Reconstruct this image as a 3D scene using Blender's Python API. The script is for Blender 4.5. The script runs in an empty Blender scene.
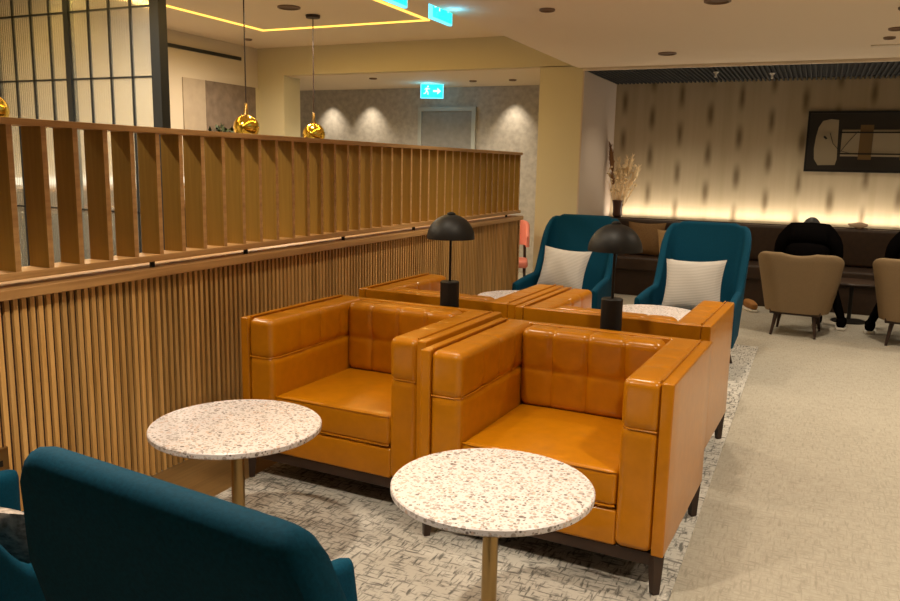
import bpy, bmesh, math, random
from mathutils import Vector, Matrix
random.seed(7)
PI = math.pi
scn = bpy.context.scene
C = scn.collection

# ---------------------------------------------------------------- camera
def make_camera():
    cx, cy, f, roll = 450.0, 300.5, 790.0, math.radians(1.2)
    d = Vector((820 - cx, -(173 - cy), -f)).normalized()
    a = math.sin(roll) * d.x + math.cos(roll) * d.y
    th = math.atan2(-a, d.z)
    c, s = math.cos(th), math.sin(th)
    if c < 0: c, s = -c, -s
    u = Vector((math.sin(roll) * c, math.cos(roll) * c, s)).normalized()
    x = d.cross(u)
    M = Matrix((x, d, u)).to_4x4()
    M.translation = Vector((0, 0, 1.5))
    cam = bpy.data.cameras.new('camera')
    cam.sensor_fit = 'HORIZONTAL'; cam.sensor_width = 36.0
    cam.lens = f / 900.0 * 36.0
    cam.clip_start = 0.05
    o = bpy.data.objects.new('camera', cam); C.objects.link(o)
    o.matrix_world = M
    scn.camera = o
make_camera()

# ---------------------------------------------------------------- world, exposure, lights
scn.view_settings.view_transform = 'Standard'
scn.view_settings.look = 'None'
scn.view_settings.gamma = 1.0
scn.view_settings.use_curve_mapping = False
scn.view_settings.exposure = 0.86
w = bpy.data.worlds.new('world'); scn.world = w; w.use_nodes = True
w.node_tree.nodes['Background'].inputs[0].default_value = (1.0, 0.74, 0.48, 1)
w.node_tree.nodes['Background'].inputs[1].default_value = 0.17

WARM = (1.0, 0.86, 0.66)
def spot(name, x, y, z, power, angle=110, blend=.7, col=WARM, r=.05):
    l = bpy.data.lights.new(name, 'SPOT'); l.energy = power; l.color = col
    l.spot_size = math.radians(angle); l.spot_blend = blend; l.shadow_soft_size = r
    o = bpy.data.objects.new(name, l); C.objects.link(o); o.location = (x, y, z)
    return o
def area(name, loc, sx, sy, power, rot=(0, 0, 0), col=WARM):
    l = bpy.data.lights.new(name, 'AREA'); l.shape = 'RECTANGLE'; l.size = sx; l.size_y = sy
    l.energy = power; l.color = col
    o = bpy.data.objects.new(name, l); C.objects.link(o); o.location = loc; o.rotation_euler = rot
    return o
ZM, ZR = 2.588, 2.97            # main ceiling, raised ceiling
MAIN_DL = [(-1.83, 5.52), (-0.70, 5.58), (-1.41, 7.89), (0.42, 7.04), (0.37, 6.2), (0.42, 7.5)]
for (x, y, p) in [(-1.5, 1.2, 112), (-1.85, 3.1, 26), (-0.85, 3.0, 30), (-1.83, 5.5, 44), (-0.7, 5.55, 44), (-1.41, 7.88, 22),
                  (0.42, 7.0, 68), (0.6, 4.4, 95), (0.6, 1.8, 85), (2.2, 5.6, 90), (2.2, 8.0, 60), (2.2, 2.4, 90), (-0.9, -0.6, 5), (1.8, -0.8, 30)]:
    spot('downlight_lamp', x, y, ZM - .03, p)
for (x, y) in [(-4.0, 2.4), (-4.78, 4.2), (-4.78, 6.57), (-5.5, 3.0), (-5.7, 7.3)]:
    spot('lounge_lamp', x, y, ZR - .03, 66, 165)
for x in (-1.6, -.2, 1.2):
    spot('paper_wall_fill', x, 9.25, ZM - .04, 20, 120)  # unseen spots added to brighten the papered wall
# wall-washing lamps on the far grey wall
for x in (-6.95, -6.25, -3.94):
    o = spot('wall_washer', x, 10.42, 2.57, 26, 78, 1.0, (1, .84, .62), .02)
    o.rotation_euler = (math.radians(8), 0, 0)
for x in (-5.4, -4.3):
    spot('far_lamp', x, 9.5, 2.57, 30, 140)
# LED under the lip of the bench back, grazing the wallpaper
area('bench_led', (0.05, 10.24, 0.90), 4.9, .04, 9.5, (PI, 0, 0), (1, .85, .68))
# LED coves in the raised ceiling
LEDC = (1.0, .62, .16)

# ---------------------------------------------------------------- materials
def nt(name):
    m = bpy.data.materials.new(name); m.use_nodes = True
    return m, m.node_tree, m.node_tree.nodes['Principled BSDF']
def setp(b, col=None, rough=None, metal=None, spec=None, em=None, es=None, **k):
    if col is not None: b.inputs['Base Color'].default_value = (*col, 1)
    if rough is not None: b.inputs['Roughness'].default_value = rough
    if metal is not None: b.inputs['Metallic'].default_value = metal
    if spec is not None: b.inputs['Specular IOR Level'].default_value = spec
    if em is not None: b.inputs['Emission Color'].default_value = (*em, 1)
    if es is not None: b.inputs['Emission Strength'].default_value = es
def plain(name, col, rough=.6, metal=0, spec=.5, bump=0, bscale=60, var=0.0):
    m, t, b = nt(name); setp(b, col, rough, metal, spec)
    if bump or var:
        tc = t.nodes.new('ShaderNodeTexCoord'); n = t.nodes.new('ShaderNodeTexNoise')
        n.inputs['Scale'].default_value = bscale; n.inputs['Detail'].default_value = 4
        t.links.new(tc.outputs['Object'], n.inputs['Vector'])
        if bump:
            bp = t.nodes.new('ShaderNodeBump'); bp.inputs['Strength'].default_value = bump; bp.inputs['Distance'].default_value = .004
            t.links.new(n.outputs['Fac'], bp.inputs['Height']); t.links.new(bp.outputs['Normal'], b.inputs['Normal'])
        if var:
            r = t.nodes.new('ShaderNodeValToRGB')
            r.color_ramp.elements[0].position = .3; r.color_ramp.elements[1].position = .7
            r.color_ramp.elements[0].color = (*[c * (1 - var) for c in col], 1)
            r.color_ramp.elements[1].color = (*[min(1, c * (1 + var)) for c in col], 1)
            t.links.new(n.outputs['Fac'], r.inputs['Fac']); t.links.new(r.outputs['Color'], b.inputs['Base Color'])
    return m
def emit(name, col, s):
    m, t, b = nt(name); setp(b, (0, 0, 0), .5, em=col, es=s); return m

def wood(name, c1, c2, axis=2, rough=.45, island=.25):
    m, t, b = nt(name); setp(b, rough=rough, spec=.4)
    tc = t.nodes.new('ShaderNodeTexCoord'); mp = t.nodes.new('ShaderNodeMapping')
    sc = [26, 26, 26]; sc[axis] = 1.2; mp.inputs['Scale'].default_value = sc
    g = t.nodes.new('ShaderNodeNewGeometry')
    add = t.nodes.new('ShaderNodeVectorMath'); add.operation = 'ADD'
    mul = t.nodes.new('ShaderNodeMath'); mul.operation = 'MULTIPLY'; mul.inputs[1].default_value = 30
    t.links.new(g.outputs['Random Per Island'], mul.inputs[0])
    t.links.new(tc.outputs['Object'], mp.inputs['Vector']); t.links.new(mp.outputs['Vector'], add.inputs[0])
    t.links.new(mul.outputs[0], add.inputs[1])
    n = t.nodes.new('ShaderNodeTexNoise'); n.inputs['Scale'].default_value = 1.5; n.inputs['Detail'].default_value = 5; n.inputs['Distortion'].default_value = .5
    t.links.new(add.outputs[0], n.inputs['Vector'])
    r = t.nodes.new('ShaderNodeValToRGB'); r.color_ramp.elements[0].position = .3; r.color_ramp.elements[1].position = .72
    r.color_ramp.elements[0].color = (*c1, 1); r.color_ramp.elements[1].color = (*c2, 1)
    t.links.new(n.outputs['Fac'], r.inputs['Fac'])
    mr = t.nodes.new('ShaderNodeMapRange'); mr.inputs['To Min'].default_value = 1 - island; mr.inputs['To Max'].default_value = 1 + island
    t.links.new(g.outputs['Random Per Island'], mr.inputs['Value'])
    hs = t.nodes.new('ShaderNodeHueSaturation'); t.links.new(mr.outputs[0], hs.inputs['Value']); t.links.new(r.outputs['Color'], hs.inputs['Color'])
    t.links.new(hs.outputs['Color'], b.inputs['Base Color'])
    return m

def terrazzo():
    m, t, b = nt('terrazzo'); setp(b, rough=.35, spec=.4)
    tc = t.nodes.new('ShaderNodeTexCoord')
    base = (.68, .62, .61, 1)
    prev = None
    for sc, thr, dk in ((70, .42, .16), (110, .40, .3), (42, .30, .12)):
        v = t.nodes.new('ShaderNodeTexVoronoi'); v.inputs['Scale'].default_value = sc
        t.links.new(tc.outputs['Object'], v.inputs['Vector'])
        lt = t.nodes.new('ShaderNodeMath'); lt.operation = 'LESS_THAN'; lt.inputs[1].default_value = thr
        t.links.new(v.outputs['Distance'], lt.inputs[0])
        sp = t.nodes.new('ShaderNodeSeparateColor'); t.links.new(v.outputs['Color'], sp.inputs[0])
        g2 = t.nodes.new('ShaderNodeMath'); g2.operation = 'GREATER_THAN'; g2.inputs[1].default_value = .42
        t.links.new(sp.outputs[0], g2.inputs[0])
        mu = t.nodes.new('ShaderNodeMath'); mu.operation = 'MULTIPLY'
        t.links.new(lt.outputs[0], mu.inputs[0]); t.links.new(g2.outputs[0], mu.inputs[1])
        cr = t.nodes.new('ShaderNodeValToRGB'); cr.color_ramp.interpolation = 'CONSTANT'
        e = cr.color_ramp.elements
        e[0].color = (.36, .30, .27, 1); e[1].color = (.50, .45, .42, 1); e[1].position = .35
        x = e.new(.6); x.color = (.17, .135, .12, 1)
        x = e.new(.75); x.color = (.58, .42, .34, 1)
        t.links.new(sp.outputs[1], cr.inputs['Fac'])
        mx = t.nodes.new('ShaderNodeMix'); mx.data_type = 'RGBA'
        t.links.new(mu.outputs[0], mx.inputs[0]); t.links.new(cr.outputs['Color'], mx.inputs[7])
        if prev: t.links.new(prev, mx.inputs[6])
        else: mx.inputs[6].default_value = base
        prev = mx.outputs[2]
    t.links.new(prev, b.inputs['Base Color'])
    return m

def weave(name, c1, c2, scale, lo=.38, hi=.62, stretch=6.0, rough=.95):
    """woven carpet: two crossed stretched noises"""
    m, t, b = nt(name); setp(b, rough=rough, spec=.1)
    tc = t.nodes.new('ShaderNodeTexCoord'); outs = []
    for s in ((1, stretch, 1), (stretch, 1, 1)):
        mp = t.nodes.new('ShaderNodeMapping'); mp.inputs['Scale'].default_value = [scale * k for k in s]
        mp.inputs['Location'].default_value = (s[0] * 3.3, s[1], 0)
        n = t.nodes.new('ShaderNodeTexNoise'); n.inputs['Scale'].default_value = 1.0; n.inputs['Detail'].default_value = 3
        n.inputs['Distortion'].default_value = .6
        t.links.new(tc.outputs['Object'], mp.inputs['Vector']); t.links.new(mp.outputs['Vector'], n.inputs['Vector'])
        outs.append(n.outputs['Fac'])
    mn = t.nodes.new('ShaderNodeMath'); mn.operation = 'MINIMUM'
    t.links.new(outs[0], mn.inputs[0]); t.links.new(outs[1], mn.inputs[1])
    big = t.nodes.new('ShaderNodeTexNoise'); big.inputs['Scale'].default_value = 1.1; big.inputs['Detail'].default_value = 2
    t.links.new(tc.outputs['Object'], big.inputs['Vector'])
    ml = t.nodes.new('ShaderNodeMath'); ml.operation = 'MULTIPLY_ADD'; ml.inputs[1].default_value = .16
    t.links.new(big.outputs['Fac'], ml.inputs[0]); t.links.new(mn.outputs[0], ml.inputs[2])
    r = t.nodes.new('ShaderNodeValToRGB'); r.color_ramp.elements[0].position = lo; r.color_ramp.elements[1].position = hi
    r.color_ramp.elements[0].color = (*c1, 1); r.color_ramp.elements[1].color = (*c2, 1)
    t.links.new(ml.outputs[0], r.inputs['Fac']); t.links.new(r.outputs['Color'], b.inputs['Base Color'])
    bp = t.nodes.new('ShaderNodeBump'); bp.inputs['Strength'].default_value = .25; bp.inputs['Distance'].default_value = .004
    t.links.new(mn.outputs[0], bp.inputs['Height']); t.links.new(bp.outputs['Normal'], b.inputs['Normal'])
    return m

def wallpaper():
    """beige paper with staggered vertical brown brush marks (object space = world space here)"""
    m, t, b = nt('wallpaper'); setp(b, rough=.75, spec=.25)
    N = t.nodes.new; L = t.links.new
    tc = N('ShaderNodeTexCoord'); sp = N('ShaderNodeSeparateXYZ'); L(tc.outputs['Object'], sp.inputs[0])
    def mth(op, a, b_=None, c_=None):
        n = N('ShaderNodeMath'); n.operation = op
        for i, v in enumerate((a, b_, c_)):
            if v is None: continue
            if isinstance(v, (int, float)): n.inputs[i].default_value = v
            else: L(v, n.inputs[i])
        return n.outputs[0]
    ns = N('ShaderNodeTexNoise'); ns.inputs['Scale'].default_value = 3; ns.inputs['Detail'].default_value = 3
    L(tc.outputs['Object'], ns.inputs['Vector'])
    u = mth('MULTIPLY', sp.outputs[0], 1 / .352)
    u = mth('ADD', u, 40.13)
    col = mth('FLOOR', u); fu = mth('ABSOLUTE', mth('SUBTRACT', mth('SUBTRACT', u, col), .5))
    par = mth('MODULO', col, 2)
    v = mth('ADD', mth('MULTIPLY', sp.outputs[2], 1 / .475), mth('MULTIPLY', par, .5))
    v = mth('ADD', v, mth('MULTIPLY', mth('SINE', mth('MULTIPLY', col, 7.3)), .10))
    fv = mth('ABSOLUTE', mth('SUBTRACT', mth('FRACT', v), .5))
    fu2 = mth('ADD', fu, mth('MULTIPLY', mth('SUBTRACT', ns.outputs['Fac'], .5), .12))
    mu_ = N('ShaderNodeMapRange'); mu_.interpolation_type = 'SMOOTHSTEP'
    L(fu2, mu_.inputs['Value']); mu_.inputs['From Min'].default_value = .0; mu_.inputs['From Max'].default_value = .18
    mu_.inputs['To Min'].default_value = 1; mu_.inputs['To Max'].default_value = 0
    mv = N('ShaderNodeMapRange'); mv.interpolation_type = 'SMOOTHSTEP'
    L(fv, mv.inputs['Value']); mv.inputs['From Min'].default_value = .03; mv.inputs['From Max'].default_value = .46
    mv.inputs['To Min'].default_value = 1; mv.inputs['To Max'].default_value = 0
    mask = mth('MULTIPLY', mth('MULTIPLY', mu_.outputs[0], mv.outputs[0]), .72)
    mp = N('ShaderNodeMapping'); mp.inputs['Scale'].default_value = (9, 9, .6); L(tc.outputs['Object'], mp.inputs['Vector'])
    st = N('ShaderNodeTexNoise'); st.inputs['Scale'].default_value = 1.2; st.inputs['Detail'].default_value = 3; L(mp.outputs[0], st.inputs['Vector'])
    r = N('ShaderNodeValToRGB'); r.color_ramp.elements[0].position = .3; r.color_ramp.elements[1].position = .7
    r.color_ramp.elements[0].color = (.47, .385, .25, 1); r.color_ramp.elements[1].color = (.53, .44, .30, 1)
    L(st.outputs['Fac'], r.inputs['Fac'])
    mx = N('ShaderNodeMix'); mx.data_type = 'RGBA'; L(mask, mx.inputs[0]); L(r.outputs['Color'], mx.inputs[6])
    mx.inputs[7].default_value = (.10, .062, .022, 1)
    L(mx.outputs[2], b.inputs['Base Color'])
    return m

def stripes(name, c1, c2, scale, axis='Z'):
    m, t, b = nt(name); setp(b, rough=.9, spec=.15)
    tc = t.nodes.new('ShaderNodeTexCoord'); wv = t.nodes.new('ShaderNodeTexWave')
    wv.bands_direction = axis; wv.inputs['Scale'].default_value = scale; wv.inputs['Distortion'].default_value = .8
    t.links.new(tc.outputs['Object'], wv.inputs['Vector'])
    r = t.nodes.new('ShaderNodeValToRGB'); r.color_ramp.elements[0].color = (*c1, 1); r.color_ramp.elements[1].color = (*c2, 1)
    t.links.new(wv.outputs['Fac'], r.inputs['Fac']); t.links.new(r.outputs['Color'], b.inputs['Base Color'])
    return m

leather = plain('tan_leather', (.46, .165, .002), .28, 0, .3, .012, 22, .07)
lb = leather.node_tree.nodes['Principled BSDF']; lb.inputs['Coat Weight'].default_value = .28; lb.inputs['Coat Roughness'].default_value = .2
dark_leather = plain('brown_leather', (.036, .020, .012), .5, 0, .35, .1, 20, .15)
black_metal = plain('black_metal', (.010, .009, .008), .5, 0, .3)
steel_black = plain('dark_frame', (.012, .016, .020), .4, 0, .5)
brass = plain('brass', (.36, .24, .10), .32, 1)
gold = plain('gold', (.95, .62, .10), .14, 1)
dark_wood = plain('dark_wood', (.035, .017, .010), .45, 0, .4, 0, 8, .2)
teal = plain('teal_velvet', (.0005, .045, .085), .8, 0, .12, .12, 160, .15)
tan_fabric = plain('taupe_fabric', (.23, .16, .09), .9, 0, .15, .2, 200, .10)
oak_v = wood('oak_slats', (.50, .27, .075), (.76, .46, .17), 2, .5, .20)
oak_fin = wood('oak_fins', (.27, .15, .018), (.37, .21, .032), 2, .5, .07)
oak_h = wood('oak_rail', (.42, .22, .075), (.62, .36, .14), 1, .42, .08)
oak_back = plain('backing_wood', (.035, .012, .005), .8)
terr = terrazzo()
ceil_m = plain('ceiling_paint', (.80, .68, .52), .85, 0, .2)
beam_m = plain('beam_paint', (.60, .54, .36), .8, 0, .2)
wall_m = plain('wall_paint', (.60, .53, .44), .85, 0, .2)
grey_wall = plain('grey_plaster', (.42, .39, .35), .8, 0, .2, .3, 14, .16)
panel_m = plain('panel_grey', (.42, .35, .28), .8, 0, .2, 0, 10, .06)
stone_m = plain('panel_stone', (.20, .155, .125), .75, 0, .2, .2, 9, .22)
carpet = weave('carpet', (.29, .26, .21), (.40, .365, .30), 16, .34, .64)
rug_m = weave('rug', (.15, .143, .13), (.52, .49, .44), 15, .42, .57, 5)
paper = wallpaper()
wood_floor = wood('walnut_floor', (.15, .085, .03), (.23, .135, .05), 1, .35, .1)
baffle_m = plain('dark_baffle', (.020, .020, .018), .9)
trim_m = plain('pale_trim', (.70, .60, .46), .7)
cushion_m = stripes('striped_linen', (.36, .34, .31), (.56, .53, .50), 26, 'Z')
speckle = plain('speckled_linen', (.40, .34, .30), .9, 0, .1, .2, 60, .55)
brown_cushion = plain('brown_linen', (.20, .115, .05), .9, 0, .1, .2, 80, .15)
black_cloth = plain('black_cloth', (.004, .0035, .0035), 1, 0, .0)
skin_m = plain('skin', (.42, .23, .15), .6)
hair_m = plain('dark_hair', (.012, .009, .007), .55)
sole_m = plain('white_rubber', (.70, .66, .58), .6)
brown_shoe = plain('brown_suede', (.30, .13, .03), .8)
bulb_dark = plain('recess_dark', (.16, .10, .06), .6)
rim_m = plain('bronze_rim', (.20, .13, .08), .6)
pink_m = plain('coral_fabric', (.72, .24, .19), .85)
dry1 = plain('dried_cream', (.85, .66, .40), .9, 0, .1, 0, 40, .2)
dry2 = plain('dried_brown', (.25, .12, .05), .9, 0, .1, 0, 40, .2)
leaf_m = plain('dark_leaf', (.02, .035, .012), .6, 0, .3, 0, 30, .3)
white_m = plain('white_plastic', (.75, .72, .66), .5)
led_m = emit('led_strip', (1.0, .50, .07), 1.6)
led_wall = emit('led_warm', (1.0, .85, .66), 3.5)
sign_m = emit('sign_green', (.01, .75, .62), 1.15)
sign_edge = emit('sign_edge', (.12, .62, .85), 1.3)
sign_white = emit('sign_white', (.45, 1.0, .95), 1.3)
def glass_mat():
    m, t, b = nt('ribbed_glass'); setp(b, (.86, .88, .84), .22, 0, .5)
    b.inputs['Transmission Weight'].default_value = .82
    tc = t.nodes.new('ShaderNodeTexCoord'); wv = t.nodes.new('ShaderNodeTexWave'); wv.bands_direction = 'X'
    wv.inputs['Scale'].default_value = 12; t.links.new(tc.outputs['Object'], wv.inputs['Vector'])
    bp = t.nodes.new('ShaderNodeBump'); bp.inputs['Strength'].default_value = .35; bp.inputs['Distance'].default_value = .01
    t.links.new(wv.outputs['Fac'], bp.inputs['Height']); t.links.new(bp.outputs['Normal'], b.inputs['Normal'])
    b.inputs['IOR'].default_value = 1.1
    return m
glass_m = glass_mat()

# ---------------------------------------------------------------- mesh helpers
def obj(name, bm, mat, parent=None, smooth=True, loc=None, rot=None):
    me = bpy.data.meshes.new(name)
    bmesh.ops.recalc_face_normals(bm, faces=bm.faces)
    if smooth:
        for f in bm.faces: f.smooth = True
        for e in bm.edges:
            if len(e.link_faces) == 2 and e.calc_face_angle(0) > math.radians(38): e.smooth = False
    bm.to_mesh(me); bm.free()
    me.materials.append(mat)
    o = bpy.data.objects.new(name, me); C.objects.link(o)
    if parent: o.parent = parent
    if loc: o.location = loc
    if rot: o.rotation_euler = rot
    return o
def tag(o, label, cat, group=None, kind=None):
    o['label'] = label; o['category'] = cat
    if group: o['group'] = group
    if kind: o['kind'] = kind
    return o
def thing(name, label, cat, loc=(0, 0, 0), rz=0, group=None):
    o = bpy.data.objects.new(name, None); C.objects.link(o); o.empty_display_size = .1
    o.location = loc; o.rotation_euler = (0, 0, rz)
    return tag(o, label, cat, group)
def struct(name, bm, mat, smooth=False):
    o = obj(name, bm, mat, None, smooth); o['kind'] = 'structure'; return o
def dup(root, loc, rz=0, label=None, group=None):
    r = root.copy(); C.objects.link(r); r.location = loc; r.rotation_euler = (0, 0, rz)
    if label: r['label'] = label
    if group: r['group'] = group
    for ch in list(root.children):
        c = ch.copy(); C.objects.link(c); c.parent = r
        for g in list(ch.children):
            d = g.copy(); C.objects.link(d); d.parent = c
    return r
def box(bm, x0, x1, y0, y1, z0, z1):
    v = [bm.verts.new(p) for p in ((x0, y0, z0), (x1, y0, z0), (x1, y1, z0), (x0, y1, z0), (x0, y0, z1), (x1, y0, z1), (x1, y1, z1), (x0, y1, z1))]
    for f in ((0, 3, 2, 1), (4, 5, 6, 7), (0, 1, 5, 4), (1, 2, 6, 5), (2, 3, 7, 6), (3, 0, 4, 7)):
        bm.faces.new([v[i] for i in f])
    return v
def rbox(bm, c, s, r=.01, n=(2, 2, 2), fn=None, k=2):
    """rounded box with a regular grid on each side; fn displaces local points"""
    h = [q / 2 for q in s]
    def line(hh, nn):
        r_ = min(r, hh * .98); out = []
        for i in range(k + 1):
            out.append(-hh + r_ - r_ * math.tan((PI / 4) * (1 - i / k)))
        for i in range(1, nn): out.append(-hh + r_ + (2 * hh - 2 * r_) * i / nn)
        out += [-q for q in out[k::-1]]
        return out
    Ls = [line(h[i], n[i]) for i in range(3)]
    cache = {}
    def vert(p):
        key = tuple(round(q, 6) for q in p)
        if key in cache: return cache[key]
        rr = min(r, min(h) * .98)
        q = [max(-(h[i] - rr), min(h[i] - rr, p[i])) for i in range(3)]
        d = Vector([p[i] - q[i] for i in range(3)])
        P = Vector(q) + (d.normalized() * rr if d.length > 1e-9 else d)
        if fn: P = fn(P)
        v = bm.verts.new((P[0] + c[0], P[1] + c[1], P[2] + c[2])); cache[key] = v
        return v
    for ax in range(3):
        a, b_ = [i for i in range(3) if i != ax]
        for sgn in (-1, 1):
            for i in range(len(Ls[a]) - 1):
                for j in range(len(Ls[b_]) - 1):
                    pts = []
                    for (ii, jj) in ((i, j), (i + 1, j), (i + 1, j + 1), (i, j + 1)):
                        p = [0, 0, 0]; p[ax] = sgn * h[ax]; p[a] = Ls[a][ii]; p[b_] = Ls[b_][jj]
                        pts.append(vert(p))
                    if len(set(pts)) == 4:
                        try: bm.faces.new(pts)
                        except ValueError: pass
def lathe(bm, prof, seg=32, c=(0, 0, 0), cap=True):
    rings = []
    for (r, z) in prof:
        if r < 1e-5: rings.append([bm.verts.new((c[0], c[1], c[2] + z))])
        else: rings.append([bm.verts.new((c[0] + r * math.cos(2 * PI * i / seg), c[1] + r * math.sin(2 * PI * i / seg), c[2] + z)) for i in range(seg)])
    for a, b_ in zip(rings, rings[1:]):
        for i in range(seg):
            j = (i + 1) % seg
            if len(a) == 1 and len(b_) == 1: break
            if len(a) == 1: bm.faces.new((a[0], b_[i], b_[j]))
            elif len(b_) == 1: bm.faces.new((a[i], a[j], b_[0]))
            else: bm.faces.new((a[i], a[j], b_[j], b_[i]))
    if cap:
        for rg in (rings[0], rings[-1]):
            if len(rg) > 1: bm.faces.new(rg)
def tube(bm, pts, rad, seg=8):
    pts = [Vector(p) for p in pts]
    rads = rad if isinstance(rad, (list, tuple)) else [rad] * len(pts)
    rings = []
    for i, p in enumerate(pts):
        t = (pts[min(i + 1, len(pts) - 1)] - pts[max(i - 1, 0)]).normalized()
        up = Vector((0, 0, 1)) if abs(t.z) < .9 else Vector((1, 0, 0))
        x = t.cross(up).normalized(); y = t.cross(x)
        rings.append([bm.verts.new(p + (x * math.cos(2 * PI * k / seg) + y * math.sin(2 * PI * k / seg)) * rads[i]) for k in range(seg)])
    for a, b_ in zip(rings, rings[1:]):
        for k in range(seg): bm.faces.new((a[k], a[(k + 1) % seg], b_[(k + 1) % seg], b_[k]))
    bm.faces.new(rings[0]); bm.faces.new(rings[-1])
def BM(): return bmesh.new()
def bx(*a):
    b = BM(); box(b, *a); return b
def sm(a, b, x):
    t = max(0, min(1, (x - a) / (b - a))); return t * t * (3 - 2 * t)

# ---------------------------------------------------------------- setting
b = bx(-8, 5, -4, 11.2, -.1, 0); struct('floor', b, carpet)
b = bx(-2.775, -2.33, -1.0, 7.75, .0005, .004); o = struct('trim_1', b, wood_floor)
b = bx(-2.35, -.35, 1.2, 7.2, .0, .006)
o = obj('area_rug', b, rug_m, None, False); tag(o, 'grey and cream crackle patterned carpet inset under the orange armchairs', 'rug')
b = bx(-2.474, 5, -4, 8.8, ZM, ZM + .06); struct('ceiling', b, ceil_m)
b = bx(-2.53, -2.474, -4, 8.8, ZM, ZR + .05); struct('trim_2', b, ceil_m)
b = bx(-8, -2.53, -4, 8.8, ZR, ZR + .05); struct('ceiling_raised', b, ceil_m)
b = bx(-8, 5, 8.86, 11, ZM + .02, ZM + .08); struct('ceiling_far', b, ceil_m)
b = bx(-8, -2.47, 8.8, 8.92, ZM + .03, ZR); struct('beam', b, beam_m)['kind'] = 'structure'
b = bx(-2.97, -2.47, 8.8, 10.7, 0, ZM + .02); struct('wall_column', b, beam_m)
b = bx(-2.472, -2.455, 8.79, 10.33, 0, ZM - .03); struct('trim_8', b, plain('side_panel_paint', (.52, .43, .35), .8, 0, .2))
b = bx(-8, -6.5, 8.8, 9.16, 0, ZM + .03); struct('wall_pier', b, beam_m)
b = bx(-2.47, 5, 10.33, 10.43, 0, ZM + .02); struct('wall_back', b, paper)
b = bx(-8, -2.97, 10.65, 10.75, 0, ZM + .02); struct('wall_far', b, grey_wall)
b = bx(-8, 5, -4.1, -4, 0, ZR); struct('wall_light_block', b, wall_m)  # unseen wall behind the camera, added to hold back the world light
b = bx(-7.02, -6.92, -4, 8.8, 0, ZR); struct('wall_left', b, wall_m)
b = bx(-2.474, 5, 8.78, 8.82, ZM - .03, ZM + .001); struct('trim_3', b, trim_m)
# dark slatted baffle over the bench
b = BM()
for i in range(148):
    x = -2.44 + i * .05
    box(b, x, x + .016, 8.82, 10.33, ZM - .03, ZM)
box(b, -2.47, 5, 8.82, 10.33, ZM, ZM + .018)
struct('trim_4', b, baffle_m)
# recess panels on the left wall
b = bx(-6.925, -6.905, 7.39, 7.77, 0, 2.46); struct('trim_5', b, panel_m)
b = bx(-6.925, -6.900, 7.77, 8.72, 0, 2.46); struct('trim_6', b, stone_m)
b = bx(-6.925, -6.905, 8.72, 8.8, 0, 2.46); struct('trim_7', b, beam_m)
# door in far wall
b = BM(); box(b, -5.44, -5.38, 10.60, 10.65, 0, 2.33); box(b, -4.58, -4.52, 10.60, 10.65, 0, 2.33); box(b, -5.38, -4.58, 10.60, 10.65, 2.27, 2.33)
fr = obj('door_1', b, plain('door_frame_grey', (.40, .42, .40), .5), None, False); fr['kind'] = 'structure'
obj('door_leaf', bx(-5.38, -4.58, 10.62, 10.648, 0, 2.27), plain('door_leaf_grey', (.26, .25, .23), .6, 0, .3, .1, 14, .1), fr, False)
b = BM(); tube(b, [(-4.68, 10.618, 1.02), (-4.68, 10.58, 1.02), (-4.80, 10.58, 1.02)], .009); obj('door_handle', b, brass, fr)

# linear air slot on left wall
o = obj('air_slot', bx(-6.925, -6.90, 7.14, 8.45, 2.775, 2.815), steel_black, None, False)
tag(o, 'thin dark linear air slot high on the left wall', 'vent')

# LED strips in raised ceiling
def led(name, x0, x1, y0, y1, label):
    o = obj(name, bx(x0, x1, y0, y1, ZR - .012, ZR + .001), led_m, None, False)
    tag(o, label, 'light strip', 'warm light lines in the raised ceiling')
led('light_strip', -5.90, -3.78, 7.58, 7.61, 'yellow light line running crosswise at far end of raised ceiling')
led('light_strip', -5.90, -5.87, 2.2, 7.58, 'yellow light line running lengthwise above the glazed screen')
led('light_strip', -3.81, -3.78, 2.2, 7.58, 'yellow light line running lengthwise behind the ceiling exit signs')
area('cove_led', (-4.84, 7.59, ZR - .03), 2.1, .04, 9, (0, 0, 0), LEDC)
area('cove_led', (-5.88, 5.0, ZR - .03), .04, 5.0, 16, (0, 0, 0), LEDC)
area('cove_led', (-3.80, 5.0, ZR - .03), .04, 5.0, 14, (0, 0, 0), LEDC)

# ---------------------------------------------------------------- wooden partition
PX = -2.775
hw = thing('slatted_half_wall', 'low oak wall of narrow vertical slats under a flat ledge', 'partition', (0, 0, 0))
b = BM(); y = -.5
while y < 7.70:
    box(b, PX - .014, PX, y, y + .0195, .004, .955); y += .0365
obj('slat_panel', b, oak_v, hw, False)
obj('backing_board', bx(PX - .18, PX - .014, -.5, 7.74, .004, .955), oak_back, hw, False)
b = BM(); rbox(b, (PX - .085, 3.62, .982), (.25, 8.26, .04), .004, (1, 1, 1)); obj('ledge', b, oak_h, hw)
obj('end_board', bx(PX - .18, PX + .004, 7.72, 7.75, .004, .958), oak_h, hw, False)
fs = thing('fin_screen', 'open oak screen of upright boards with a top rail, standing on the slatted low wall', 'screen', (0, 0, 0))
b = BM(); rbox(b, (PX - .058, 3.62, 1.63), (.13, 8.26, .026), .003, (1, 1, 1)); obj('top_rail', b, oak_h, fs)
b = BM(); rbox(b, (PX - .058, 3.62, 1.045), (.13, 8.26, .03), .003, (1, 1, 1)); obj('bottom_rail', b, oak_h, fs)
for yy in (2.75, 3.42, 4.4, 5.4, 6.4, 7.4, 1.0):
    b = BM(); tube(b, [(PX - .02, yy, .999), (PX - .02, yy, 1.035)], .012); obj('spacer_peg', b, black_metal, fs)
fin0 = None
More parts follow.
